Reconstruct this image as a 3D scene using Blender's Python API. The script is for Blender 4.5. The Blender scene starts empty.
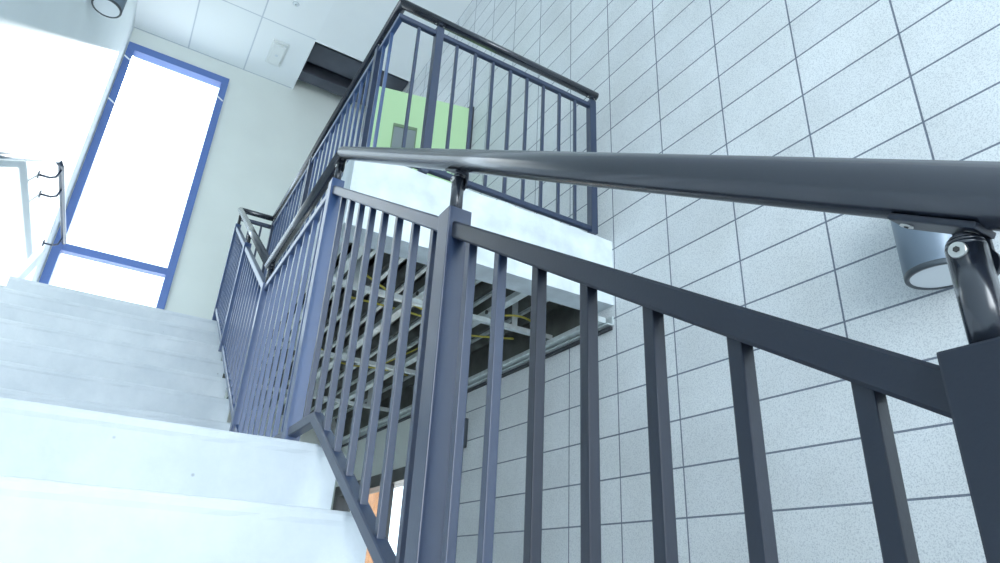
import bpy, bmesh, math, random
from mathutils import Vector, Matrix
random.seed(7)
C = bpy.context.scene.collection
Z0 = 1.75            # eye height above the lower hall floor; coordinates below are relative to the eye
R2 = 2.13            # right block wall plane
XL = -0.905          # left wall plane
YE = 7.1             # end wall
ZC = 5.6             # ceiling
ZU = 1.66            # upper floor
ZL = 0.30            # half landing
XR = 0.483           # stair rail plane
XB = 0.757           # balcony side rail plane
YB = 2.5             # balcony front

# ------------------------------------------------------------------ materials
def nodes(name):
    m = bpy.data.materials.new(name); m.use_nodes = True
    nt = m.node_tree; b = nt.nodes['Principled BSDF']
    return m, nt, b
def pbr(name, col, rough=.5, metal=0., spec=.5, coat=0., noise=0., nscale=8., bump=0., bscale=60., emit=None, estr=0.):
    m, nt, b = nodes(name)
    b.inputs['Base Color'].default_value = (*col, 1); b.inputs['Roughness'].default_value = rough
    b.inputs['Metallic'].default_value = metal; b.inputs['Specular IOR Level'].default_value = spec
    b.inputs['Coat Weight'].default_value = coat; b.inputs['Coat Roughness'].default_value = .15
    if emit: b.inputs['Emission Color'].default_value = (*emit, 1); b.inputs['Emission Strength'].default_value = estr
    tc = nt.nodes.new('ShaderNodeTexCoord')
    if noise:
        n = nt.nodes.new('ShaderNodeTexNoise'); n.inputs['Scale'].default_value = nscale; n.inputs['Detail'].default_value = 6
        nt.links.new(tc.outputs['Object'], n.inputs['Vector'])
        r = nt.nodes.new('ShaderNodeValToRGB'); r.color_ramp.elements[0].position = .3; r.color_ramp.elements[1].position = .7
        r.color_ramp.elements[0].color = (*[c*(1-noise) for c in col], 1); r.color_ramp.elements[1].color = (*[min(1, c*(1+noise)) for c in col], 1)
        nt.links.new(n.outputs['Fac'], r.inputs['Fac']); nt.links.new(r.outputs['Color'], b.inputs['Base Color'])
    if bump:
        n = nt.nodes.new('ShaderNodeTexNoise'); n.inputs['Scale'].default_value = bscale; n.inputs['Detail'].default_value = 5
        nt.links.new(tc.outputs['Object'], n.inputs['Vector'])
        bp = nt.nodes.new('ShaderNodeBump'); bp.inputs['Strength'].default_value = bump; bp.inputs['Distance'].default_value = .01
        nt.links.new(n.outputs['Fac'], bp.inputs['Height']); nt.links.new(bp.outputs['Normal'], b.inputs['Normal'])
    return m

def block_wall_mat():
    m, nt, b = nodes('split_concrete_block')
    L = nt.links.new
    tc = nt.nodes.new('ShaderNodeTexCoord'); sp = nt.nodes.new('ShaderNodeSeparateXYZ'); L(tc.outputs['Object'], sp.inputs[0])
    ay = nt.nodes.new('ShaderNodeMath'); ay.operation = 'ADD'; ay.inputs[1].default_value = -.8589+.4064*40; L(sp.outputs['Y'], ay.inputs[0])
    az = nt.nodes.new('ShaderNodeMath'); az.operation = 'ADD'; az.inputs[1].default_value = -1.529+.2032*40; L(sp.outputs['Z'], az.inputs[0])
    cb = nt.nodes.new('ShaderNodeCombineXYZ'); L(ay.outputs[0], cb.inputs[0]); L(az.outputs[0], cb.inputs[1])
    br = nt.nodes.new('ShaderNodeTexBrick'); br.offset = 0; br.squash = 1
    for k, v in {'Scale': 1, 'Mortar Size': .0042, 'Mortar Smooth': .25, 'Bias': 0, 'Brick Width': .4064, 'Row Height': .2032}.items(): br.inputs[k].default_value = v
    br.inputs['Color1'].default_value = (.82, .855, .875, 1); br.inputs['Color2'].default_value = (.765, .80, .825, 1); br.inputs['Mortar'].default_value = (.20, .23, .29, 1)
    L(cb.outputs[0], br.inputs['Vector'])
    n1 = nt.nodes.new('ShaderNodeTexNoise'); n1.inputs['Scale'].default_value = 210; n1.inputs['Detail'].default_value = 3; n1.inputs['Roughness'].default_value = .7
    L(tc.outputs['Object'], n1.inputs['Vector'])
    r1 = nt.nodes.new('ShaderNodeValToRGB'); e = r1.color_ramp.elements; e[0].position = .36; e[0].color = (.70, .72, .75, 1); e[1].position = .52; e[1].color = (1, 1, 1, 1)
    L(n1.outputs['Fac'], r1.inputs['Fac'])
    n2 = nt.nodes.new('ShaderNodeTexNoise'); n2.inputs['Scale'].default_value = 3.2; n2.inputs['Detail'].default_value = 4
    L(tc.outputs['Object'], n2.inputs['Vector'])
    r2 = nt.nodes.new('ShaderNodeValToRGB'); e = r2.color_ramp.elements; e[0].position = .3; e[0].color = (.90, .90, .89, 1); e[1].position = .7; e[1].color = (1, 1, 1, 1)
    L(n2.outputs['Fac'], r2.inputs['Fac'])
    m1 = nt.nodes.new('ShaderNodeMix'); m1.data_type = 'RGBA'; m1.blend_type = 'MULTIPLY'; m1.inputs['Factor'].default_value = 1
    L(br.outputs['Color'], m1.inputs[6]); L(r1.outputs['Color'], m1.inputs[7])
    m2 = nt.nodes.new('ShaderNodeMix'); m2.data_type = 'RGBA'; m2.blend_type = 'MULTIPLY'; m2.inputs['Factor'].default_value = 1
    L(m1.outputs[2], m2.inputs[6]); L(r2.outputs['Color'], m2.inputs[7]); L(m2.outputs[2], b.inputs['Base Color'])
    inv = nt.nodes.new('ShaderNodeMath'); inv.operation = 'MULTIPLY_ADD'; inv.inputs[1].default_value = -1; inv.inputs[2].default_value = 1; L(br.outputs['Fac'], inv.inputs[0])
    ad = nt.nodes.new('ShaderNodeMath'); ad.operation = 'MULTIPLY_ADD'; ad.inputs[1].default_value = .25; L(n1.outputs['Fac'], ad.inputs[0]); L(inv.outputs[0], ad.inputs[2])
    bp = nt.nodes.new('ShaderNodeBump'); bp.inputs['Strength'].default_value = .5; bp.inputs['Distance'].default_value = .006
    L(ad.outputs[0], bp.inputs['Height']); L(bp.outputs['Normal'], b.inputs['Normal'])
    b.inputs['Roughness'].default_value = .85
    return m

def ceiling_mat():
    m, nt, b = nodes('ceiling_tile'); L = nt.links.new
    tc = nt.nodes.new('ShaderNodeTexCoord'); sp = nt.nodes.new('ShaderNodeSeparateXYZ'); L(tc.outputs['Object'], sp.inputs[0])
    ax = nt.nodes.new('ShaderNodeMath'); ax.operation = 'ADD'; ax.inputs[1].default_value = -.934+.63*10; L(sp.outputs['X'], ax.inputs[0])
    ay = nt.nodes.new('ShaderNodeMath'); ay.operation = 'ADD'; ay.inputs[1].default_value = -6.11+.98*20; L(sp.outputs['Y'], ay.inputs[0])
    cb = nt.nodes.new('ShaderNodeCombineXYZ'); L(ax.outputs[0], cb.inputs[0]); L(ay.outputs[0], cb.inputs[1])
    br = nt.nodes.new('ShaderNodeTexBrick'); br.offset = 0
    for k, v in {'Scale': 1, 'Mortar Size': .008, 'Mortar Smooth': .2, 'Brick Width': .63, 'Row Height': .98}.items(): br.inputs[k].default_value = v
    br.inputs['Color1'].default_value = (.84, .88, .90, 1); br.inputs['Color2'].default_value = (.81, .86, .88, 1); br.inputs['Mortar'].default_value = (.55, .61, .67, 1)
    L(cb.outputs[0], br.inputs['Vector']); L(br.outputs['Color'], b.inputs['Base Color']); b.inputs['Roughness'].default_value = .9
    return m

def riser_mat():
    # fair-faced concrete: faint clouding, small pits
    m, nt, b = nodes('fair_faced_concrete'); L = nt.links.new
    tc = nt.nodes.new('ShaderNodeTexCoord')
    n = nt.nodes.new('ShaderNodeTexNoise'); n.inputs['Scale'].default_value = 3.5; n.inputs['Detail'].default_value = 8; n.inputs['Roughness'].default_value = .65
    L(tc.outputs['Object'], n.inputs['Vector'])
    r = nt.nodes.new('ShaderNodeValToRGB'); e = r.color_ramp.elements
    e[0].position = .3; e[0].color = (.58, .64, .69, 1); e[1].position = .65; e[1].color = (.72, .77, .81, 1); L(n.outputs['Fac'], r.inputs['Fac'])
    v = nt.nodes.new('ShaderNodeTexVoronoi'); v.inputs['Scale'].default_value = 9; L(tc.outputs['Object'], v.inputs['Vector'])
    r2 = nt.nodes.new('ShaderNodeValToRGB'); e = r2.color_ramp.elements; e[0].position = .02; e[0].color = (.45, .47, .5, 1); e[1].position = .045; e[1].color = (1, 1, 1, 1)
    L(v.outputs['Distance'], r2.inputs['Fac'])
    mx = nt.nodes.new('ShaderNodeMix'); mx.data_type = 'RGBA'; mx.blend_type = 'MULTIPLY'; mx.inputs['Factor'].default_value = .7
    L(r.outputs['Color'], mx.inputs[6]); L(r2.outputs['Color'], mx.inputs[7]); L(mx.outputs[2], b.inputs['Base Color'])
    b.inputs['Roughness'].default_value = .8
    n3 = nt.nodes.new('ShaderNodeTexNoise'); n3.inputs['Scale'].default_value = 25; n3.inputs['Detail'].default_value = 6; L(tc.outputs['Object'], n3.inputs['Vector'])
    bp = nt.nodes.new('ShaderNodeBump'); bp.inputs['Strength'].default_value = .15; bp.inputs['Distance'].default_value = .01
    L(n3.outputs['Fac'], bp.inputs['Height']); L(bp.outputs['Normal'], b.inputs['Normal'])
    return m

def glass_mat():
    m = bpy.data.materials.new('clear_glass'); m.use_nodes = True; nt = m.node_tree; nt.nodes.clear()
    o = nt.nodes.new('ShaderNodeOutputMaterial'); t = nt.nodes.new('ShaderNodeBsdfTransparent'); t.inputs[0].default_value = (.94, .97, .98, 1)
    g = nt.nodes.new('ShaderNodeBsdfGlossy'); g.inputs['Roughness'].default_value = .03
    mx = nt.nodes.new('ShaderNodeMixShader'); mx.inputs[0].default_value = .06
    nt.links.new(t.outputs[0], mx.inputs[1]); nt.links.new(g.outputs[0], mx.inputs[2]); nt.links.new(mx.outputs[0], o.inputs[0])
    return m

M = dict(
    near=pbr('slate_steel_no_glare', (.010, .015, .029), rough=.42, spec=.5, coat=.1, bump=.03, bscale=240),  # one rail paint throughout; this near copy holds no glare
    far=pbr('slate_steel_far_glare', (.034, .076, .19), rough=.34, spec=.8, coat=.3, bump=.03, bscale=240),  # same rail paint, distance glare put into a bluer, lighter colour
    rail=pbr('slate_steel_mid_glare', (.017, .032, .074), rough=.36, metal=.0, spec=.7, coat=.2, bump=.03, bscale=240),  # same rail paint, with a little of the glare in its colour
    tube=pbr('satin_handrail_steel', (.016, .021, .034), rough=.26, metal=.15, spec=.8, coat=.6, bump=.02, bscale=200),
    screw=pbr('stainless_screw', (.62, .62, .60), rough=.3, metal=1),
    socket=pbr('screw_socket', (.04, .04, .04), rough=.6),
    concrete=riser_mat(),
    fascia=pbr('painted_concrete_fascia', (.68, .75, .79), rough=.8, noise=.17, nscale=6, bump=.35, bscale=18),
    soffit=pbr('grey_concrete_soffit', (.62, .66, .69), rough=.85, noise=.1, nscale=9),
    wallw=pbr('white_wall_paint', (.80, .86, .88), rough=.75, noise=.02, nscale=2),
    wallb=pbr('pale_beige_wall_paint', (.72, .765, .74), rough=.8, noise=.03, nscale=2),
    gypsum=pbr('gypsum_ceiling', (.82, .86, .88), rough=.9, noise=.02, nscale=2),
    block=block_wall_mat(), ceil=ceiling_mat(), glass=glass_mat(),
    floor=pbr('grey_screed_floor', (.42, .45, .48), rough=.7, noise=.1, nscale=3),
    frame=pbr('window_frame_haze_blue', (.09, .17, .44), rough=.45, coat=.2),  # haze glare around the bright opening put into the frame colour as blue
    black=pbr('black_door_frame', (.02, .022, .026), rough=.4),
    green=pbr('lime_green_paint', (.50, .74, .42), rough=.5, coat=.2),
    vframe=pbr('dull_green_bead', (.16, .24, .14), rough=.5),
    greyglass=pbr('wired_glass', (.22, .26, .27), rough=.2),
    galv=pbr('galvanised_steel', (.74, .80, .81), rough=.38, metal=.55, noise=.12, nscale=25),
    deck=pbr('dark_steel_decking', (.13, .135, .125), rough=.6, metal=.3, noise=.3, nscale=8),
    dark=pbr('dark_plenum', (.05, .055, .065), rough=.8),
    duct=pbr('dark_duct', (.085, .095, .12), rough=.6, metal=.2, noise=.15, nscale=4),
    yellow=pbr('yellow_cable', (.62, .55, .10), rough=.6),
    plastic=pbr('white_plastic', (.74, .78, .78), rough=.4),
    lampbody=pbr('blue_grey_lamp_body', (.17, .22, .28), rough=.35, metal=.3, coat=.2),
    lampring=pbr('dark_lamp_ring', (.06, .075, .09), rough=.4, metal=.2),
    lens=pbr('frosted_lens', (.66, .72, .76), rough=.25, coat=.4, emit=(.75, .86, 1), estr=.05),
    tape=pbr('white_tape', (.85, .87, .9), rough=.7),
    palerail=pbr('rail_sun_glare', (.22, .27, .32), rough=.35, coat=.3),  # paler copy of the rail colour, with sun glare put into it
    brick=pbr('orange_brick', (.30, .14, .065), rough=.85, noise=.2, nscale=14),
    ground=pbr('pale_ground', (.6, .6, .58), rough=.9, noise=.1, nscale=2),
    sealant=pbr('grey_sealant', (.38, .42, .45), rough=.8, noise=.3, nscale=30),
)

# ------------------------------------------------------------------ mesh helpers
def box(bm, a, b, rot=None, about=None, bev=0):
    a = Vector(a); b = Vector(b)
    vs = [Vector((x, y, z)) for x in (a.x, b.x) for y in (a.y, b.y) for z in (a.z, b.z)]
    if rot is not None:
        c = Vector(about) if about is not None else (a+b)/2
        vs = [rot @ (v-c)+c for v in vs]
    v = [bm.verts.new(p) for p in vs]
    fs = [bm.faces.new([v[i] for i in f]) for f in ((0, 1, 3, 2), (4, 6, 7, 5), (0, 4, 5, 1), (2, 3, 7, 6), (0, 2, 6, 4), (1, 5, 7, 3))]
    if bev:
        bmesh.ops.bevel(bm, geom=list({e for f in fs for e in f.edges}), offset=bev, segments=2, affect='EDGES', profile=.6)
def beam(bm, p, q, w, h, up=(0, 0, 1), bev=0):
    p = Vector(p); q = Vector(q); d = (q-p); L = d.length; d.normalize()
    s = d.cross(Vector(up)).normalized(); u = s.cross(d)
    vs = [p+d*t*L+s*a*w/2+u*c*h/2 for t in (0, 1) for a in (-1, 1) for c in (-1, 1)]
    v = [bm.verts.new(x) for x in vs]
    fs = [bm.faces.new([v[i] for i in f]) for f in ((0, 1, 3, 2), (4, 6, 7, 5), (0, 4, 5, 1), (2, 3, 7, 6), (0, 2, 6, 4), (1, 5, 7, 3))]
    if bev:
        bmesh.ops.bevel(bm, geom=list({e for f in fs for e in f.edges}), offset=bev, segments=2, affect='EDGES', profile=.6)
def profile_sweep(bm, prof, p0, p1, n0=None, n1=None, closed=True, smooth=False):
    """prof: (u, v) points across a member from p0 to p1; n0/n1 mitre plane normals."""
    p0 = Vector(p0); p1 = Vector(p1); d = (p1-p0).normalized()
    s = d.cross(Vector((0, 0, 1))); s = s.normalized() if s.length > 1e-4 else Vector((1, 0, 0)); u = s.cross(d)
    rings = []
    for p, n in ((p0, n0), (p1, n1)):
        n = Vector(n) if n is not None else d
        r = []
        for a, b in prof:
            q = p+s*a+u*b
            t = (p-q).dot(n)/d.dot(n)
            r.append(bm.verts.new(q+d*t))
        rings.append(r)
    N = len(prof)
    for i in range(N):
        f = bm.faces.new([rings[0][i], rings[0][(i+1) % N], rings[1][(i+1) % N], rings[1][i]]); f.smooth = smooth
    bm.faces.new(rings[0][::-1]); bm.faces.new(rings[1])
def circ(r, n=28): return [(r*math.cos(2*math.pi*i/n), r*math.sin(2*math.pi*i/n)) for i in range(n)]
def rect(w, h, c=.003):
    a, b = w/2, h/2
    return [(a-c, -b), (a, -b+c), (a, b-c), (a-c, b), (-a+c, b), (-a, b-c), (-a, -b+c), (-a+c, -b)]
def cyl(bm, p, q, r, n=24, r2=None, smooth=True):
    p = Vector(p); q = Vector(q); d = (q-p).normalized()
    s = d.orthogonal().normalized(); u = d.cross(s); r2 = r if r2 is None else r2
    A = [bm.verts.new(p+(s*math.cos(t)+u*math.sin(t))*r) for t in [2*math.pi*i/n for i in range(n)]]
    B = [bm.verts.new(q+(s*math.cos(t)+u*math.sin(t))*r2) for t in [2*math.pi*i/n for i in range(n)]]
    for i in range(n):
        f = bm.faces.new([A[i], A[(i+1) % n], B[(i+1) % n], B[i]]); f.smooth = smooth
    bm.faces.new(A[::-1]); bm.faces.new(B)
def tube_path(bm, pts, r, n=10):
    P = [Vector(p) for p in pts]; rings = []
    for i, p in enumerate(P):
        d = (P[min(i+1, len(P)-1)]-P[max(i-1, 0)]).normalized()
        s = d.cross(Vector((.13, .21, .97))).normalized(); u = s.cross(d)
        rings.append([bm.verts.new(p+(s*math.cos(2*math.pi*k/n)+u*math.sin(2*math.pi*k/n))*r) for k in range(n)])
    for a, b in zip(rings, rings[1:]):
        for k in range(n):
            f = bm.faces.new([a[k], a[(k+1) % n], b[(k+1) % n], b[k]]); f.smooth = True
    bm.faces.new(rings[0][::-1]); bm.faces.new(rings[-1])
def lathe(bm, base, prof, n=40, smooth=True):
    b = Vector(base); rings = []
    for r, z in prof:
        rings.append([bm.verts.new(b+Vector((r*math.cos(2*math.pi*k/n), r*math.sin(2*math.pi*k/n), z))) for k in range(n)])
    for a, c in zip(rings, rings[1:]):
        for k in range(n):
            f = bm.faces.new([a[k], a[(k+1) % n], c[(k+1) % n], c[k]]); f.smooth = smooth
    bm.faces.new(rings[0][::-1]); bm.faces.new(rings[-1])

def obj(name, bm, mat, parent=None, origin=(0, 0, 0)):
    """mesh in eye coordinates; parent empties carry .get('_base')"""
    bmesh.ops.recalc_face_normals(bm, faces=bm.faces)
    base = Vector(BASE[parent.name]) if parent is not None else Vector(origin)
    bmesh.ops.translate(bm, verts=bm.verts, vec=-base)
    me = bpy.data.meshes.new(name); bm.to_mesh(me); bm.free(); me.materials.append(mat)
    o = bpy.data.objects.new(name, me); C.objects.link(o)
    if parent is not None: o.parent = parent
    else: o.location = base+Vector((0, 0, Z0))
    BASE[o.name] = tuple(base)
    return o
BASE = {}
def thing(name, label, cat, base=(0, 0, 0), group=None):
    o = bpy.data.objects.new(name, None); C.objects.link(o); o.location = Vector(base)+Vector((0, 0, Z0)); o.empty_display_size = .1
    BASE[o.name] = tuple(base); o['label'] = label; o['category'] = cat
    if group: o['group'] = group
    return o
def tag(o, label, cat, group=None):
    o['label'] = label; o['category'] = cat
    if group: o['group'] = group
    return o
def struct(name, bm, mat, parent=None):
    o = obj(name, bm, mat, parent)
    if parent is None: o['kind'] = 'structure'
    return o
def sroot(name, base):
    o = bpy.data.objects.new(name, None); C.objects.link(o); o.location = Vector(base)+Vector((0, 0, Z0)); o['kind'] = 'structure'
    BASE[o.name] = tuple(base); return o
def B(): return bmesh.new()
def bx(name, a, b, mat, parent=None, bev=0, **k):
    bm = B(); box(bm, a, b, bev=bev, **k); return obj(name, bm, mat, parent)

# ------------------------------------------------------------------ room shell
FL = -Z0
ZTOP = 6.5
bm = B(); box(bm, (XL-.1, -6, FL-.2), (R2+.1, YE+.1, FL)); struct('floor', bm, M['floor'])
# left wall
bm = B(); box(bm, (XL-.2, -6, FL), (XL, YE+.25, ZTOP)); struct('wall_left', bm, M['wallw'])
# end wall with the tall window opening (and blank below)
wx0, wx1, wz0, wz1 = -.893, .185, ZU+.02, 5.375
bm = B()
box(bm, (XL, YE, FL), (wx0, YE+.08, ZTOP)); box(bm, (wx1, YE, FL), (R2+.2, YE+.08, ZTOP))
box(bm, (wx0, YE, FL), (wx1, YE+.08, wz0)); box(bm, (wx0, YE, wz1), (wx1, YE+.08, ZTOP))
struct('wall_end', bm, M['wallb'])
# right wall of stack-bonded block, with the upper doorway and the lower glazed opening cut out
dy0, dy1, dz1 = 4.42, 5.32, ZU+2.30
oy0, oy1, oz1 = 4.88, 6.75, .86
bm = B()
def rw(bm, y0, y1, z0, z1, x0=R2): box(bm, (x0, y0, z0), (R2+.2, y1, z1))
rw(bm, -6, 4.15, FL, 1.3); rw(bm, -6, dy0, 1.3, ZTOP); rw(bm, dy0, dy1, 1.3, ZU); rw(bm, dy0, dy1, dz1, ZTOP); rw(bm, dy1, YE, 1.3, ZTOP)
struct('wall_right', bm, M['block'])
bm = B()
rw(bm, 4.15, oy0, FL, 1.3); rw(bm, oy0, oy1, oz1, 1.3); rw(bm, oy1, YE, FL, 1.3)
struct('wall_right_lower', bm, M['wallb'])
# ceiling: tiles, plain gypsum field and the open strip between
gx = .905
bm = B(); box(bm, (XL, 1.5, ZC), (gx, YE, ZC+.03)); box(bm, (XL, -6, ZC), (gx, 1.5, ZC+.03)); struct('ceiling', bm, M['ceil'])
bm = B(); box(bm, (gx, -6, ZC), (R2, 6.13, ZC+.03)); struct('ceiling', bm, M['gypsum'])
bm = B(); box(bm, (XL, -6, ZTOP-.05), (R2, YE, ZTOP)); struct('ceiling', bm, M['dark'])
# dark ducts and beam over the open strip
t = thing('air_duct', 'dark rectangular duct seen through the open strip in the ceiling', 'duct', (1.5, 6.45, ZC+.1))
bx('duct_body', (gx-.6, 6.28, ZC+.10), (R2-.01, 6.62, ZC+.36), M['duct'], t, bev=.01)
bx('flange', (gx-.02, 6.26, ZC+.085), (gx+.03, 6.64, ZC+.375), M['dark'], t)
bm = B()
for z in (ZC+.03, ZC+.26): box(bm, (gx-.6, 6.74, z), (R2-.01, 6.92, z+.02))
box(bm, (gx-.6, 6.82, ZC+.05), (R2-.01, 6.84, ZC+.26))
tag(obj('steel_beam', bm, M['duct']), 'dark steel beam behind the duct in the open ceiling strip', 'beam')
bx_ = B(); box(bx_, (gx-.02, 6.05, ZC+.03), (R2, 6.09, ZTOP-.05)); struct('trim_1', bx_, M['dark'])
# metal trim around the open strip
bm = B(); box(bm, (gx-.01, 6.115, ZC-.006), (R2, 6.135, ZC+.05)); box(bm, (gx-.012, 6.13, ZC-.006), (gx+.004, YE, ZC+.05)); struct('trim_2', bm, M['gypsum'])

# window 1
w = sroot('window_1', ((wx0+wx1)/2, YE, wz0))
fw = .075
bm = B()
for a, b in (((wx0, YE-.03, wz0), (wx0+fw, YE+.09, wz1)), ((wx1-fw, YE-.03, wz0), (wx1, YE+.09, wz1)), ((wx0+fw, YE-.03, wz1-.09), (wx1-fw, YE+.09, wz1)), ((wx0+fw, YE-.03, wz0), (wx1-fw, YE+.09, wz0+.05))):
    box(bm, a, b)
obj('window_frame', bm, M['frame'], w)
bx('transom', (wx0+fw, YE-.02, 2.765), (wx1-fw, YE+.07, 2.84), M['frame'], w)
bx('pane', (wx0+fw, YE+.03, 2.84), (wx1-fw, YE+.038, wz1-.09), M['glass'], w)
bx('pane', (wx0+fw, YE+.03, wz0+.05), (wx1-fw, YE+.038, 2.765), M['glass'], w)
for (x, z, dx) in ((wx0+.035, 5.15, .06), (wx0+.035, 4.55, .06), (wx1-.045, 5.06, .06)):
    bm = B(); box(bm, (x-.045, YE-.033, z-.009), (x+.045, YE-.0305, z+.009), rot=Matrix.Rotation(.55, 3, 'Y')); obj('tape_strip', bm, M['tape'], w)
# lower opening in the right wall: black frame with glazing
w2 = sroot('window_2', (R2+.05, oy0, FL))
bm = B()
box(bm, (R2-.03, oy0, FL), (R2+.12, oy0+.04, oz1)); box(bm, (R2-.03, oy1-.09, FL), (R2+.12, oy1, oz1)); box(bm, (R2-.03, oy0+.04, oz1-.10), (R2+.12, oy1-.09, oz1)); box(bm, (R2-.02, 5.36, FL), (R2+.03, 5.50, oz1-.1))
obj('window_frame', bm, M['black'], w2)
bx('pane', (R2+.035, oy0+.04, FL), (R2+.043, 5.37, oz1-.1), M['glass'], w2)
bx('pane', (R2+.035, 5.49, FL), (R2+.043, oy1-.09, oz1-.1), M['glass'], w2)
# what stands beyond the lower opening
tag(bx('brick_pier', (R2+1.25, 9.05, FL), (R2+1.38, 11.4, 1.24), M['brick']), 'orange brown brick pier outside the black framed lower opening', 'brick pier')
bm = B(); box(bm, (-40, -30, FL-.45), (40, 60, FL-.25)); o = struct('floor_outside', bm, M['ground'])

# upper floor at the head of the stair, balcony slab and half landing
bm = B(); box(bm, (-.774, 4.90, ZU-.22), (XB-.10, YE, ZU)); box(bm, (XL, 5.12, ZU-.22), (-.774, YE, ZU)); struct('floor_upper', bm, M['concrete'])
t = thing('balcony_slab', 'pale concrete balcony slab under the upper railing, against the block wall', 'balcony', (1.4, 2.5, 1.40))
# front fascia follows a slightly uneven cast top edge
bm = B(); n = 24; xs = [.645+(R2-.645)*i/n for i in range(n+1)]
rowt = [1.786+.000*i/n+random.uniform(-.004, .004) for i in range(n+1)]
fr = [[bm.verts.new((x, YB+random.uniform(-.002, .002), 1.40)) for x in xs], [bm.verts.new((x, YB, z)) for x, z in zip(xs, rowt)]]
bk = [[bm.verts.new((x, YB+.16, 1.40)) for x in xs], [bm.verts.new((x, YB+.16, z)) for x, z in zip(xs, rowt)]]
for i in range(n):
    bm.faces.new((fr[0][i], fr[0][i+1], fr[1][i+1], fr[1][i])); bm.faces.new((bk[0][i+1], bk[0][i], bk[1][i], bk[1][i+1]))
    bm.faces.new((fr[1][i], fr[1][i+1], bk[1][i+1], bk[1][i])); bm.faces.new((fr[0][i+1], fr[0][i], bk[0][i], bk[0][i+1]))
bm.faces.new((fr[0][0], fr[1][0], bk[1][0], bk[0][0])); bm.faces.new((fr[0][n], bk[0][n], bk[1][n], fr[1][n]))
obj('fascia', bm, M['fascia'], t)
bx('side_fascia', (.645, YB+.16, 1.40), (.72, 5.3, 1.735), M['fascia'], t)
bx('deck_topping', (.72, YB+.16, 1.60), (R2, 7.1, 1.70), M['floor'], t)
bx('sealant_bead', (.66, YB+.012, 1.776), (R2-.02, YB+.05, 1.793), M['sealant'], t, bev=.006)
bm = B(); x = .72
prof = []
while x < R2-.02:
    prof += [(x, 1.60), (x+.03, 1.545), (x+.09, 1.545), (x+.12, 1.60)]; x += .15
lo = [(px, YB+.16, pz) for px, pz in prof]; hi = [(px, 7.05, pz) for px, pz in prof]
A = [bm.verts.new(p) for p in lo]; D = [bm.verts.new(p) for p in hi]
for i in range(len(A)-1): bm.faces.new((A[i], A[i+1], D[i+1], D[i]))
obj('ribbed_decking', bm, M['deck'], t)
# suspended framing below the slab
t = thing('ceiling_framing', 'bare galvanised ceiling framing hung beneath the balcony slab', 'metal framing', (1.4, 2.6, 1.29))
def channel(bm, p, q, w, h, th=.004):
    prof = [(-w/2, -h/2), (w/2, -h/2), (w/2, h/2), (w/2-th, h/2), (w/2-th, -h/2+th), (-w/2+th, -h/2+th), (-w/2+th, h/2), (-w/2, h/2)]
    profile_sweep(bm, prof, p, q)
for x, w_, z in ((.80, .04, 1.42), (1.25, .035, 1.42), (1.68, .045, 1.42), (2.075, .05, 1.315)):
    bm = B()
    if x > 2: profile_sweep(bm, rect(w_, .03, .004), (x, 2.53, z), (x, 7.0, z))
    else: channel(bm, (x, 2.67, z), (x, 7.0, z), w_, .03)
    obj('furring_channel', bm, M['galv'], t)
for x in [.78+.15*i for i in range(9)]:
    bm = B(); channel(bm, (x, 2.7, 1.535), (x, 7.0, 1.535), .022, .016); obj('stud', bm, M['galv'], t)
for y in (3.06, 4.24, 5.40):
    bm = B(); channel(bm, (.72, y, 1.375), (R2-.01, y, 1.375), .032, .028); obj('carrier', bm, M['galv'], t)
    for x in (.90, 1.40, 1.86):
        bm = B(); box(bm, (x-.018, y-.004, 1.38), (x+.018, y+.002, 1.56)); obj('hanger', bm, M['galv'], t)
bm = B(); box(bm, (R2-.045, 2.50, 1.283), (R2-.002, 7.0, 1.290)); box(bm, (R2-.010, 2.50, 1.285), (R2-.002, 7.0, 1.335)); obj('wall_angle', bm, M['galv'], t)
bm = B(); box(bm, (R2-.02, 2.51, 1.264), (R2-.002, 7.0, 1.281)); obj('shadow_gap', bm, M['dark'], t)
bm = B(); box(bm, (R2-.012, 2.67, 1.336), (R2-.001, 7.0, 1.56)); obj('edge_closure', bm, M['deck'], t)
for x, y, z in ((1.655, 3.02, 1.41), (2.048, 3.02, 1.315), (1.655, 4.2, 1.41), (2.048, 4.2, 1.315), (1.23, 3.02, 1.41)):
    bm = B(); cyl(bm, (x, y, z), (x-.008, y, z), .012, 12); obj('bolt', bm, M['socket'], t)
for k, (pts, r) in enumerate((
    ([(.9, 3.1, 1.50), (1.2, 3.2, 1.44), (1.55, 3.25, 1.42), (1.85, 3.05, 1.45), (2.1, 3.2, 1.50)], .006),
    ([(1.0, 3.5, 1.50), (1.4, 3.35, 1.43), (1.7, 3.5, 1.44), (2.0, 3.35, 1.43), (2.1, 3.5, 1.5)], .006),
    ([(1.5, 2.9, 1.50), (1.62, 3.3, 1.44), (1.66, 3.8, 1.45), (1.6, 4.6, 1.47)], .005),
    ([(1.05, 4.4, 1.50), (1.3, 4.5, 1.42), (1.6, 4.45, 1.42), (1.9, 4.7, 1.49)], .006))):
    P = [Vector(p) for p in pts]; fine = []
    for i in range(len(P)-1):
        a = P[max(i-1, 0)]; b = P[i]; c = P[i+1]; d = P[min(i+2, len(P)-1)]
        for s in range(6):
            u = s/6; fine.append(.5*((2*b)+(-a+c)*u+(2*a-5*b+4*c-d)*u*u+(-a+3*b-3*c+d)*u**3))
    fine.append(P[-1])
    bm = B(); tube_path(bm, fine, r, 8)
    lab = ('yellow cable looping beneath the balcony decking, nearest to its front edge', 'yellow cable looping beneath the balcony decking, second from its front edge',
           'thin yellow cable running away lengthwise beneath the balcony decking', 'yellow cable farthest back beneath the balcony decking')[k]
    tag(obj('electrical_cable', bm, M['yellow']), lab, 'cable', 'yellow cables under the balcony')

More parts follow.
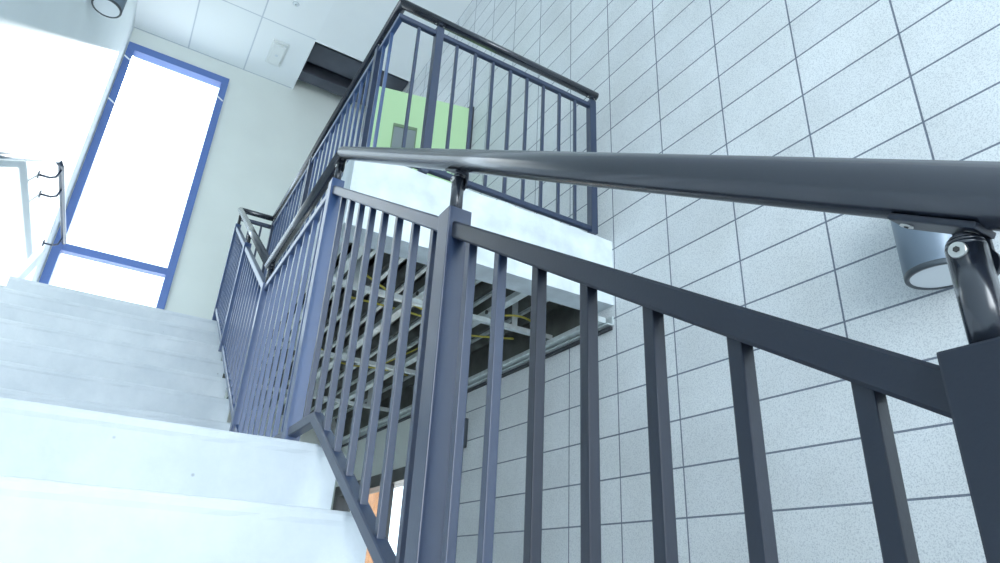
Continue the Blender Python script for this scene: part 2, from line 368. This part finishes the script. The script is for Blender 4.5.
# ------------------------------------------------------------------ stair flights
def step_mesh(x0, x1, yf, yb, zb, zt, lip=.006):
    # riser leaning back a little under a softly rounded nosing
    bm = B(); nz = 3; r = .008
    pr = [(yf+.012, zb), (yf+.001, zt-.03), (yf-lip*.3, zt-.02), (yf-lip*.3, zt-r), (yf+.002, zt-.002), (yf+r, zt), (yb, zt), (yb, zb)]
    nseg = 26; rings = []
    for i in range(nseg+1):
        x = x0+(x1-x0)*i/nseg
        j = [random.uniform(-.0012, .0012) for _ in pr]
        if i in (0, nseg): j = [0]*len(pr)
        rings.append([bm.verts.new((x, p[0]+(jj if k < 5 else 0), p[1]+(jj*.6 if 2 < k < 6 else 0))) for k, (p, jj) in enumerate(zip(pr, j))])
    for a, b in zip(rings, rings[1:]):
        for k in range(len(pr)): f = bm.faces.new((a[k], a[(k+1) % len(pr)], b[(k+1) % len(pr)], b[k]))
    bm.faces.new(rings[0][::-1]); bm.faces.new(rings[-1])
    return bm
XE = .500
t = thing('stair_flight', 'lower concrete stair flight nearest the viewer, below the half landing', 'stairs', (0, 0, -1.75))
ri, tr = .1708, .268
for k in range(1, 12):
    zt = ZL-ri*k; yf = 1.612-tr*k
    obj('step', step_mesh(XL+.002, XE, yf, yf+tr+.02, zt-ri, zt), M['concrete'], t)
bm = B()
pts = [(1.62, ZL-.172), (1.62, ZL-.38), (-1.20, FL), (-1.30, FL)]
a = [bm.verts.new((XL+.01, y, z)) for y, z in pts]; b = [bm.verts.new((XE-.01, y, z)) for y, z in pts]
for i in range(4): bm.faces.new((a[i], a[(i+1) % 4], b[(i+1) % 4], b[i]))
bm.faces.new(a); bm.faces.new(b[::-1]); obj('waist_slab', bm, M['soffit'], t)
t = thing('landing_slab', 'concrete half landing between the two stair flights', 'landing', (0, 1.5, .1))
obj('landing_edge', step_mesh(XL+.002, XE, 1.612, 1.76, ZL-ri, ZL), M['concrete'], t)
bx('landing_deck', (XL+.002, 1.76, ZL-.2), (XE, 2.99, ZL), M['concrete'], t)
t = thing('stair_flight', 'upper concrete stair flight rising from the half landing to the window', 'stairs', (0, 2.975, ZL))
for k in range(0, 8):
    zt = ZU-(ZU-ZL)/8*k; yf = 4.90-.275*k
    obj('step', step_mesh(-.774, XE, yf, yf+(.295 if k else .25), zt-(ZU-ZL)/8, zt), M['concrete'], t)
bm = B()
pts = [(2.99, ZL-.02), (2.99, ZL-.2), (4.98, ZU-.38), (4.98, ZU-.171), (4.9, ZU-.171)]
a = [bm.verts.new((-.764, y, z)) for y, z in pts]; b = [bm.verts.new((XE-.01, y, z)) for y, z in pts]
for i in range(5): bm.faces.new((a[i], a[(i+1) % 5], b[(i+1) % 5], b[i]))
bm.faces.new(a); bm.faces.new(b[::-1]); obj('waist_slab', bm, M['soffit'], t)

# ------------------------------------------------------------------ guard rails
HR = .0220
X1 = .450            # rail plane beside the lower flight and landing
def xr(y): return X1 if y < 2.94 else X1+(XR-X1)*(y-2.94)/(5.21-2.94)
HP = [(-.65, .2433-.6165*(.151+.65)), (1.906, 1.327), (2.936, 1.3095), (5.21, 2.745)]
def pl(points, y):
    for (ya, za), (yb, zb) in zip(points, points[1:]):
        if ya <= y <= yb+1e-6: return za+(zb-za)*(y-ya)/(yb-ya)
TP = [(-.65, .1318-.62*(.2116+.65)), (1.929, 1.190), (2.889, 1.1725), (5.19, 2.575)]
BP = [(-.65, .3765-.5985*(1.687+.65)), (1.687, .3765), (2.572, .3765), (5.19, 1.872)]
def path3(P): return [Vector((xr(y), y, z)) for y, z in P]
hp = path3(HP)+[Vector((XB, 5.21, 2.75)), Vector((XB, YB, 2.757)), Vector((2.035, YB, 2.757))]
tp = path3(TP)+[Vector((XB, 5.19, 2.66)), Vector((XB, YB, 2.662)), Vector((1.985, YB, 2.662))]
bp_ = path3(BP)+[Vector((XB, 5.19, 1.818)), Vector((XB, YB, 1.815)), Vector((1.985, YB, 1.815))]
def mitred(path, i, prof, name, mat, parent, smooth=False):
    d = [(path[k+1]-path[k]).normalized() for k in range(len(path)-1)]
    n0 = (d[i-1]+d[i]).normalized() if i > 0 else d[i]
    n1 = (d[i]+d[i+1]).normalized() if i < len(d)-1 else d[i]
    bm = B(); profile_sweep(bm, prof, path[i], path[i+1], n0, n1, smooth=smooth)
    return obj(name, bm, mat, parent)
def baluster(x, y, z0, z1, parent, s=.0155, mat='rail'):
    bm = B(); box(bm, (x-s/2, y-s/2, z0), (x+s/2, y+s/2, z1), bev=.0016); return obj('baluster', bm, M[mat], parent)
def post(x, y, z0, z1, zhc, parent, slope=0., s=.0425, along='y', dy=0., mat='rail'):
    bm = B(); box(bm, (x-s/2, y-s/2, z0), (x+s/2, y+s/2, z1), bev=.002); p = obj('post', bm, M[mat], parent)
    y += dy; top = zhc-HR*math.sqrt(1+slope*slope)
    R = .0120; c = Vector((x, y, top-.017))
    bm = B(); cyl(bm, (x, y, z1-.004), c, R, 28)
    for i in range(6):      # domed head of the stem
        a0, a1 = math.pi/2*i/6, math.pi/2*(i+1)/6
        cyl(bm, c+Vector((0, 0, R*math.sin(a0)-.0001)), c+Vector((0, 0, R*math.sin(a1))), R*math.cos(a0), 28, r2=max(R*math.cos(a1), .0004))
    obj('stem', bm, M['tube'], p)
    ax = Vector((1, 0, 0)) if along == 'y' else Vector((0, -1, 0))
    d = (Vector((0, 1, slope)) if along == 'y' else Vector((1, 0, slope))).normalized()
    up = Vector((0, 0, 1))-d*d.z; up.normalize()
    bm = B(); cc = Vector((x, y, zhc))-up*(HR+.0005)
    # saddle plate, cupped around the tube, with one lug holding the stem
    beam(bm, cc-d*.030, cc+d*.030, .026, .005, up=up, bev=.0018)
    q = c+ax*(R+.0005)
    beam(bm, q-Vector((0, 0, .012)), Vector((q.x, q.y, 0))+Vector((0, 0, cc.z+.001)), .021, .004, up=ax, bev=.001)
    cyl(bm, q-ax*.002-Vector((0, 0, .008)), q+ax*.002-Vector((0, 0, .008)), .0125, 28)
    obj('saddle_bracket', bm, M['near'], p)
    for sgn in (-1, 1):
        e = cc+d*sgn*.022-up*.0025
        bm = B(); cyl(bm, e-up*.0012, e+up*.001, .0046, 18, r2=.0040); obj('screw', bm, M['screw'], p)
        bm = B(); cyl(bm, e-up*.0018, e-up*.0009, .0016, 6); obj('screw_socket', bm, M['socket'], p)
    e = c-ax*(R-.0006)-Vector((0, 0, .004))
    bm = B(); cyl(bm, e-ax*.0022, e+ax*.002, .0052, 22, r2=.0060); obj('screw', bm, M['screw'], p)
    bm = B(); cyl(bm, e-ax*.0030, e-ax*.0018, .0021, 6); obj('screw_socket', bm, M['socket'], p)
    return p
HC, RT, RB = circ(HR, 32), rect(.028, .029), rect(.029, .028)

def zt(y): return pl(TP, y)
def zb(y): return pl(BP, y)
# lower flight
t = thing('stair_railing', 'dark steel stair railing nearest the viewer, climbing beside the lower flight', 'railing', (X1, .8, -.3), 'stair railings')
mitred(hp, 0, HC, 'handrail', M['tube'], t, True)
bm = B(); profile_sweep(bm, RT, tp[0], Vector((X1, .96, zt(.96)))); obj('top_rail', bm, M['near'], t)
bm = B(); profile_sweep(bm, RT, Vector((X1, .975, zt(.975))), Vector((X1, 1.91, zt(1.91)))); obj('top_rail', bm, M['rail'], t)
mitred(bp_, 0, RB, 'bottom_rail', M['rail'], t)
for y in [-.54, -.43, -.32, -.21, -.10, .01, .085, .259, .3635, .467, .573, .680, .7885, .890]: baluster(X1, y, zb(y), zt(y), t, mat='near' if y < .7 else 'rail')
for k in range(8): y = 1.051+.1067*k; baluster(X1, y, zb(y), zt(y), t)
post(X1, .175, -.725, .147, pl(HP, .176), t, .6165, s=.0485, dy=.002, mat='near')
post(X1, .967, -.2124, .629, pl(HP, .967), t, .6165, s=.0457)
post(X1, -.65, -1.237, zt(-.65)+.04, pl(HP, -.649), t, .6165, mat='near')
# half landing
t = thing('landing_railing', 'level steel railing along the half landing between the sloping rails', 'railing', (X1, 2.5, .3), 'stair railings')
mitred(hp, 1, HC, 'handrail', M['tube'], t, True)
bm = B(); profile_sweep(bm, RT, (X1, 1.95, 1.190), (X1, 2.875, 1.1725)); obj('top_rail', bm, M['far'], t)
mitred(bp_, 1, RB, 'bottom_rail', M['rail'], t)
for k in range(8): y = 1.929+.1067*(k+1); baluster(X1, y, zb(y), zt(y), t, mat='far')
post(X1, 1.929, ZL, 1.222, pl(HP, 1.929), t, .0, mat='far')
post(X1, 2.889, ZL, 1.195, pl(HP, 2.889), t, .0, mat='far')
# upper flight
t = thing('stair_railing', 'steel stair railing climbing beside the upper flight to the window', 'railing', (.46, 4, .9), 'stair railings')
mitred(hp, 2, HC, 'handrail', M['tube'], t, True)
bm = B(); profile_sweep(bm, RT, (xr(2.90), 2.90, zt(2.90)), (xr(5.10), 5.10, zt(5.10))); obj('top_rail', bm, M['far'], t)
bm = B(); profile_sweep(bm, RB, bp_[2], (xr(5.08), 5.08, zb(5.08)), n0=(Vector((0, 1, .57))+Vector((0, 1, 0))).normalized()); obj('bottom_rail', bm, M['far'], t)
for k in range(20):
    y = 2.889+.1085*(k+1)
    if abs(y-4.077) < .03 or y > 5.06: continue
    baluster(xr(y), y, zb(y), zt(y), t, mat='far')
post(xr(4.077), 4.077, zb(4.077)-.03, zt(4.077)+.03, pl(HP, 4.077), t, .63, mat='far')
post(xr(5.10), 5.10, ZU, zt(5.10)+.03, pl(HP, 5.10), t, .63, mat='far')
# short return and balcony side
t = thing('balcony_railing', 'long steel balcony railing running from the stair head along the balcony side', 'railing', (XB, 4, 1.7), 'balcony railings')
mitred(hp, 3, HC, 'handrail', M['tube'], t, True); mitred(hp, 4, circ(.026, 32), 'handrail', M['tube'], t, True)
bm = B(); profile_sweep(bm, RT, (XR+.02, 5.19, 2.655), (XB, 5.19, 2.66)); obj('top_rail', bm, M['rail'], t)
mitred(tp, 4, RT, 'top_rail', M['far'], t)
bm = B(); profile_sweep(bm, RB, (XR+.02, 5.19, 1.80), (XB, 5.19, 1.80)); obj('bottom_rail', bm, M['rail'], t)
mitred(bp_, 4, RB, 'bottom_rail', M['rail'], t)
for x in (.575, .665): baluster(x, 5.19, 1.80, 2.655, t)
yy = []
y = YB+.115
while y < 5.12: yy.append(y); y += .1125
for y in yy:
    if min(abs(y-p) for p in (2.80, 4.07, 5.15)) > .04: baluster(XB, y, 1.825, 2.66, t, mat='far')
for y in (2.80, 4.07, 5.15): post(XB, y, 1.695, 2.69, 2.753, t, 0)
# balcony front
t = thing('balcony_railing', 'steel balcony railing across the balcony front, ending at the block wall', 'railing', (1.4, YB, 1.7), 'balcony railings')
mitred(hp, 5, circ(.026, 32), 'handrail', M['tube'], t, True)
mitred(tp, 5, RT, 'top_rail', M['rail'], t); mitred(bp_, 5, RB, 'bottom_rail', M['rail'], t)
for x in (.862,): baluster(x, YB, 1.825, 2.66, t)
for k in range(8): baluster(.975+.1122*(k+1), YB, 1.825, 2.66, t)
post(.975, YB, 1.787, 2.70, 2.757, t, 0, along='x'); post(1.995, YB, 1.787, 2.70, 2.757, t, 0, along='x')

# left wall handrail
t = thing('wall_handrail', 'thin handrail on brackets on the sunlit left wall beside the window', 'handrail', (-.78, 5, 2.0))
HW = [Vector((-.80, 2.6, 1.24)), Vector((-.80, 5.12, 2.665)), Vector((-.79, 5.25, 2.70)), Vector((-.775, 6.72, 2.70))]
bm = B(); tube_path(bm, [HW[0], HW[1]], .019, 14); obj('handrail', bm, M['palerail'], t)['label'] = 'sloping length of handrail, coloured pale for sun glare'
bm = B(); tube_path(bm, [HW[1], HW[2], HW[3]], .021, 14); obj('handrail', bm, M['rail'], t)
for y in (5.3, 5.62, 6.6):
    bm = B(); tube_path(bm, [(XL, y, 2.60), (XL+.07, y, 2.60), (-.80, y, 2.62), (-.785, y, 2.685)], .008, 8)
    cyl(bm, (XL, y, 2.60), (XL+.006, y, 2.60), .03, 20); obj('bracket', bm, M['rail'], t)

# ------------------------------------------------------------------ wall lamps
def lamp(cx, cy, zb, h, r, wallx, label):
    s = 1 if wallx > cx else -1
    t = thing('wall_lamp', label, 'wall lamp', (wallx, cy, zb+h/2), 'cylinder wall lamps')
    bm = B(); lathe(bm, (cx, cy, zb), [(r*.97, .012), (r, .016), (r, h-.01), (r*.96, h)], 56); obj('lamp_shade', bm, M['lampbody'], t)
    bm = B(); lathe(bm, (cx, cy, zb), [(r*.86, .006), (r*.88, 0), (r*.98, 0), (r, .004), (r, .016), (r*.86, .016)], 56); obj('ring', bm, M['lampring'], t)
    bm = B(); lathe(bm, (cx, cy, zb), [(r*.86, .0025), (r*.86, .0058)], 56); obj('lens', bm, M['lens'], t)
    bm = B(); box(bm, (min(cx+s*r*.9, wallx), cy-.05, zb+h*.35), (max(cx+s*r*.9, wallx), cy+.05, zb+h*.65), bev=.004); obj('wall_bracket', bm, M['lampbody'], t)
lamp(2.00, .865, .905, .34, .098, R2, 'blue grey cylinder lamp on the block wall behind the near handrail bracket')
lamp(-.79, 4.62, 3.72, .36, .10, XL, 'blue grey cylinder lamp high on the sunlit left wall')

# ceiling devices
t = thing('ceiling_detector', 'square white detector on the ceiling tile beside the open strip', 'detector', (.58, 6.57, ZC))
bx('base_plate', (.49, 6.36, ZC-.022), (.67, 6.78, ZC), M['plastic'], t, bev=.005)
bx('cover', (.51, 6.39, ZC-.045), (.65, 6.75, ZC-.022), M['plastic'], t, bev=.012)
bm = B(); cyl(bm, (.58, 6.57, ZC-.049), (.58, 6.57, ZC-.044), .018, 16); obj('sensor_eye', bm, M['lens'], t)
t = thing('sprinkler_head', 'small recessed sprinkler on the ceiling tile near the plain ceiling field', 'sprinkler', (.57, 5.72, ZC))
bm = B(); lathe(bm, (.57, 5.72, ZC-.01), [(.032, 0), (.036, .01)], 24); obj('cover_plate', bm, M['lens'], t)
bm = B(); lathe(bm, (.57, 5.72, ZC-.035), [(.014, 0), (.016, .003), (.006, .006), (.006, .026)], 20); obj('deflector', bm, M['galv'], t)

# ------------------------------------------------------------------ green door, swung open from the block wall
t = sroot('door_1', (2.1, 4.40, ZU+.04))
hp0 = Vector((2.105, 4.40, 0)); dd = Vector((1.262-2.105, 4.60-4.40, 0)); Lw = dd.length; dd.normalize(); nn = Vector((dd.y, -dd.x, 0))
def leaf(name, u0, u1, z0, z1, n0, n1, mat, bev=0, parent=None):
    bm = B(); vs = [bm.verts.new(hp0+dd*u+nn*n+Vector((0, 0, z))) for u in (u0, u1) for n in (n0, n1) for z in (z0, z1)]
    fs = [bm.faces.new([vs[i] for i in f]) for f in ((0, 1, 3, 2), (4, 6, 7, 5), (0, 4, 5, 1), (2, 3, 7, 6), (0, 2, 6, 4), (1, 5, 7, 3))]
    if bev: bmesh.ops.bevel(bm, geom=list(bm.edges), offset=bev, segments=2, affect='EDGES')
    return obj(name, bm, mat, parent or t)
ZD0, ZD1 = 1.71, 3.985
leaf('door_leaf', 0, Lw, ZD0, ZD1, -.022, .022, M['green'], .002)
for s in (-1, 1):
    n_in, n_out = s*.0225, s*.027
    f = leaf('vision_panel', Lw-.40, Lw-.20, 2.55, 3.61, n_in, n_out, M['greyglass'])
    for (u0, u1, z0, z1) in ((Lw-.40, Lw-.20, 3.595, 3.625), (Lw-.40, Lw-.20, 2.535, 2.56), (Lw-.404, Lw-.395, 2.535, 3.625), (Lw-.205, Lw-.196, 2.535, 3.625)):
        leaf('vision_frame', u0, u1, z0, z1, n_in, s*.031, M['vframe'])
    h = leaf('handle', Lw-.12, Lw-.09, 2.62, 2.90, s*.022, s*.04, M['galv'], .002)
bm = B()
box(bm, (R2-.045, dy0-.05, ZU), (R2+.1, dy0, dz1+.05)); box(bm, (R2-.045, dy1, ZU), (R2+.1, dy1+.05, dz1+.05)); box(bm, (R2-.045, dy0, dz1), (R2+.1, dy1, dz1+.05))
obj('door_frame', bm, M['black'], t)
# dark closer arm box at the head of the jamb
leaf('door_closer', .03, .26, 3.86, 3.93, .022, .07, M['black'], .004)
bm = B(); box(bm, (R2+.21, dy0-.1, ZU), (R2+.24, dy1+.1, dz1+.1)); struct('wall_beyond_door', bm, M['wallb'])

# small dark junction box low on the block wall
t = thing('junction_box', 'narrow dark box low on the block wall beneath the balcony', 'junction box', (R2-.02, 4.09, .98))
bx('enclosure', (R2-.03, 4.06, .875), (R2, 4.12, 1.075), M['lampring'], t, bev=.004)
bx('cover', (R2-.034, 4.067, .885), (R2-.03, 4.113, 1.065), M['lampbody'], t)

# ------------------------------------------------------------------ light
wd = bpy.data.worlds.new('world'); bpy.context.scene.world = wd; wd.use_nodes = True
bg = wd.node_tree.nodes['Background']; bg.inputs[0].default_value = (.80, .91, 1.0, 1); bg.inputs[1].default_value = 2.75
def sun(vec, e, col, ang):
    l = bpy.data.lights.new('sun', 'SUN'); l.energy = e; l.color = col; l.angle = ang
    o = bpy.data.objects.new('sun', l); C.objects.link(o); o.rotation_euler = Vector(vec).to_track_quat('-Z', 'Y').to_euler(); o.location = (0, 12, 9)
sun((-.20, -.80, -.61), 14, (1, .98, .95), math.radians(1.2))
def area(loc, vec, sx, sy, e, col):
    l = bpy.data.lights.new('fill_light', 'AREA'); l.shape = 'RECTANGLE'; l.size = sx; l.size_y = sy; l.energy = e; l.color = col
    o = bpy.data.objects.new('fill_light', l); C.objects.link(o); o.location = Vector(loc)+Vector((0, 0, Z0)); o.rotation_euler = Vector(vec).to_track_quat('-Z', 'Y').to_euler()
area((.4, -4.5, 2.2), (0, 1, .05), 2.8, 4.5, 95, (.86, .94, 1))  # unseen fill for the strong light coming from behind the viewer

area((XL+.05, -2.6, 1.4), (1, .62, .30), 2.4, 3.0, 165, (.90, .96, 1))  # added fill to brighten the block wall; the left wall is solid here
# ------------------------------------------------------------------ camera
yaw, pit, rol, f = 0.5194029969, 0.4361280146, 0.0532100322, 663.682
cy, sy, cp, sp, cr, sr = math.cos(yaw), math.sin(yaw), math.cos(pit), math.sin(pit), math.cos(rol), math.sin(rol)
fw_ = Vector((sy*cp, cy*cp, sp)); rt = Vector((cy, -sy, 0)); up = rt.cross(fw_)
r2 = rt*cr+up*sr; u2 = -rt*sr+up*cr
cam = bpy.data.cameras.new('camera'); cam.sensor_width = 36; cam.lens = f*36/1000; cam.clip_start = .02
co = bpy.data.objects.new('camera', cam); C.objects.link(co)
m = Matrix((r2, u2, -fw_)).transposed().to_4x4(); m.translation = (0, 0, Z0); co.matrix_world = m
bpy.context.scene.camera = co
sc = bpy.context.scene
sc.view_settings.view_transform = 'Standard'; sc.view_settings.look = 'None'; sc.view_settings.exposure = 0.17
sc.cycles.max_bounces = 8; sc.cycles.diffuse_bounces = 5
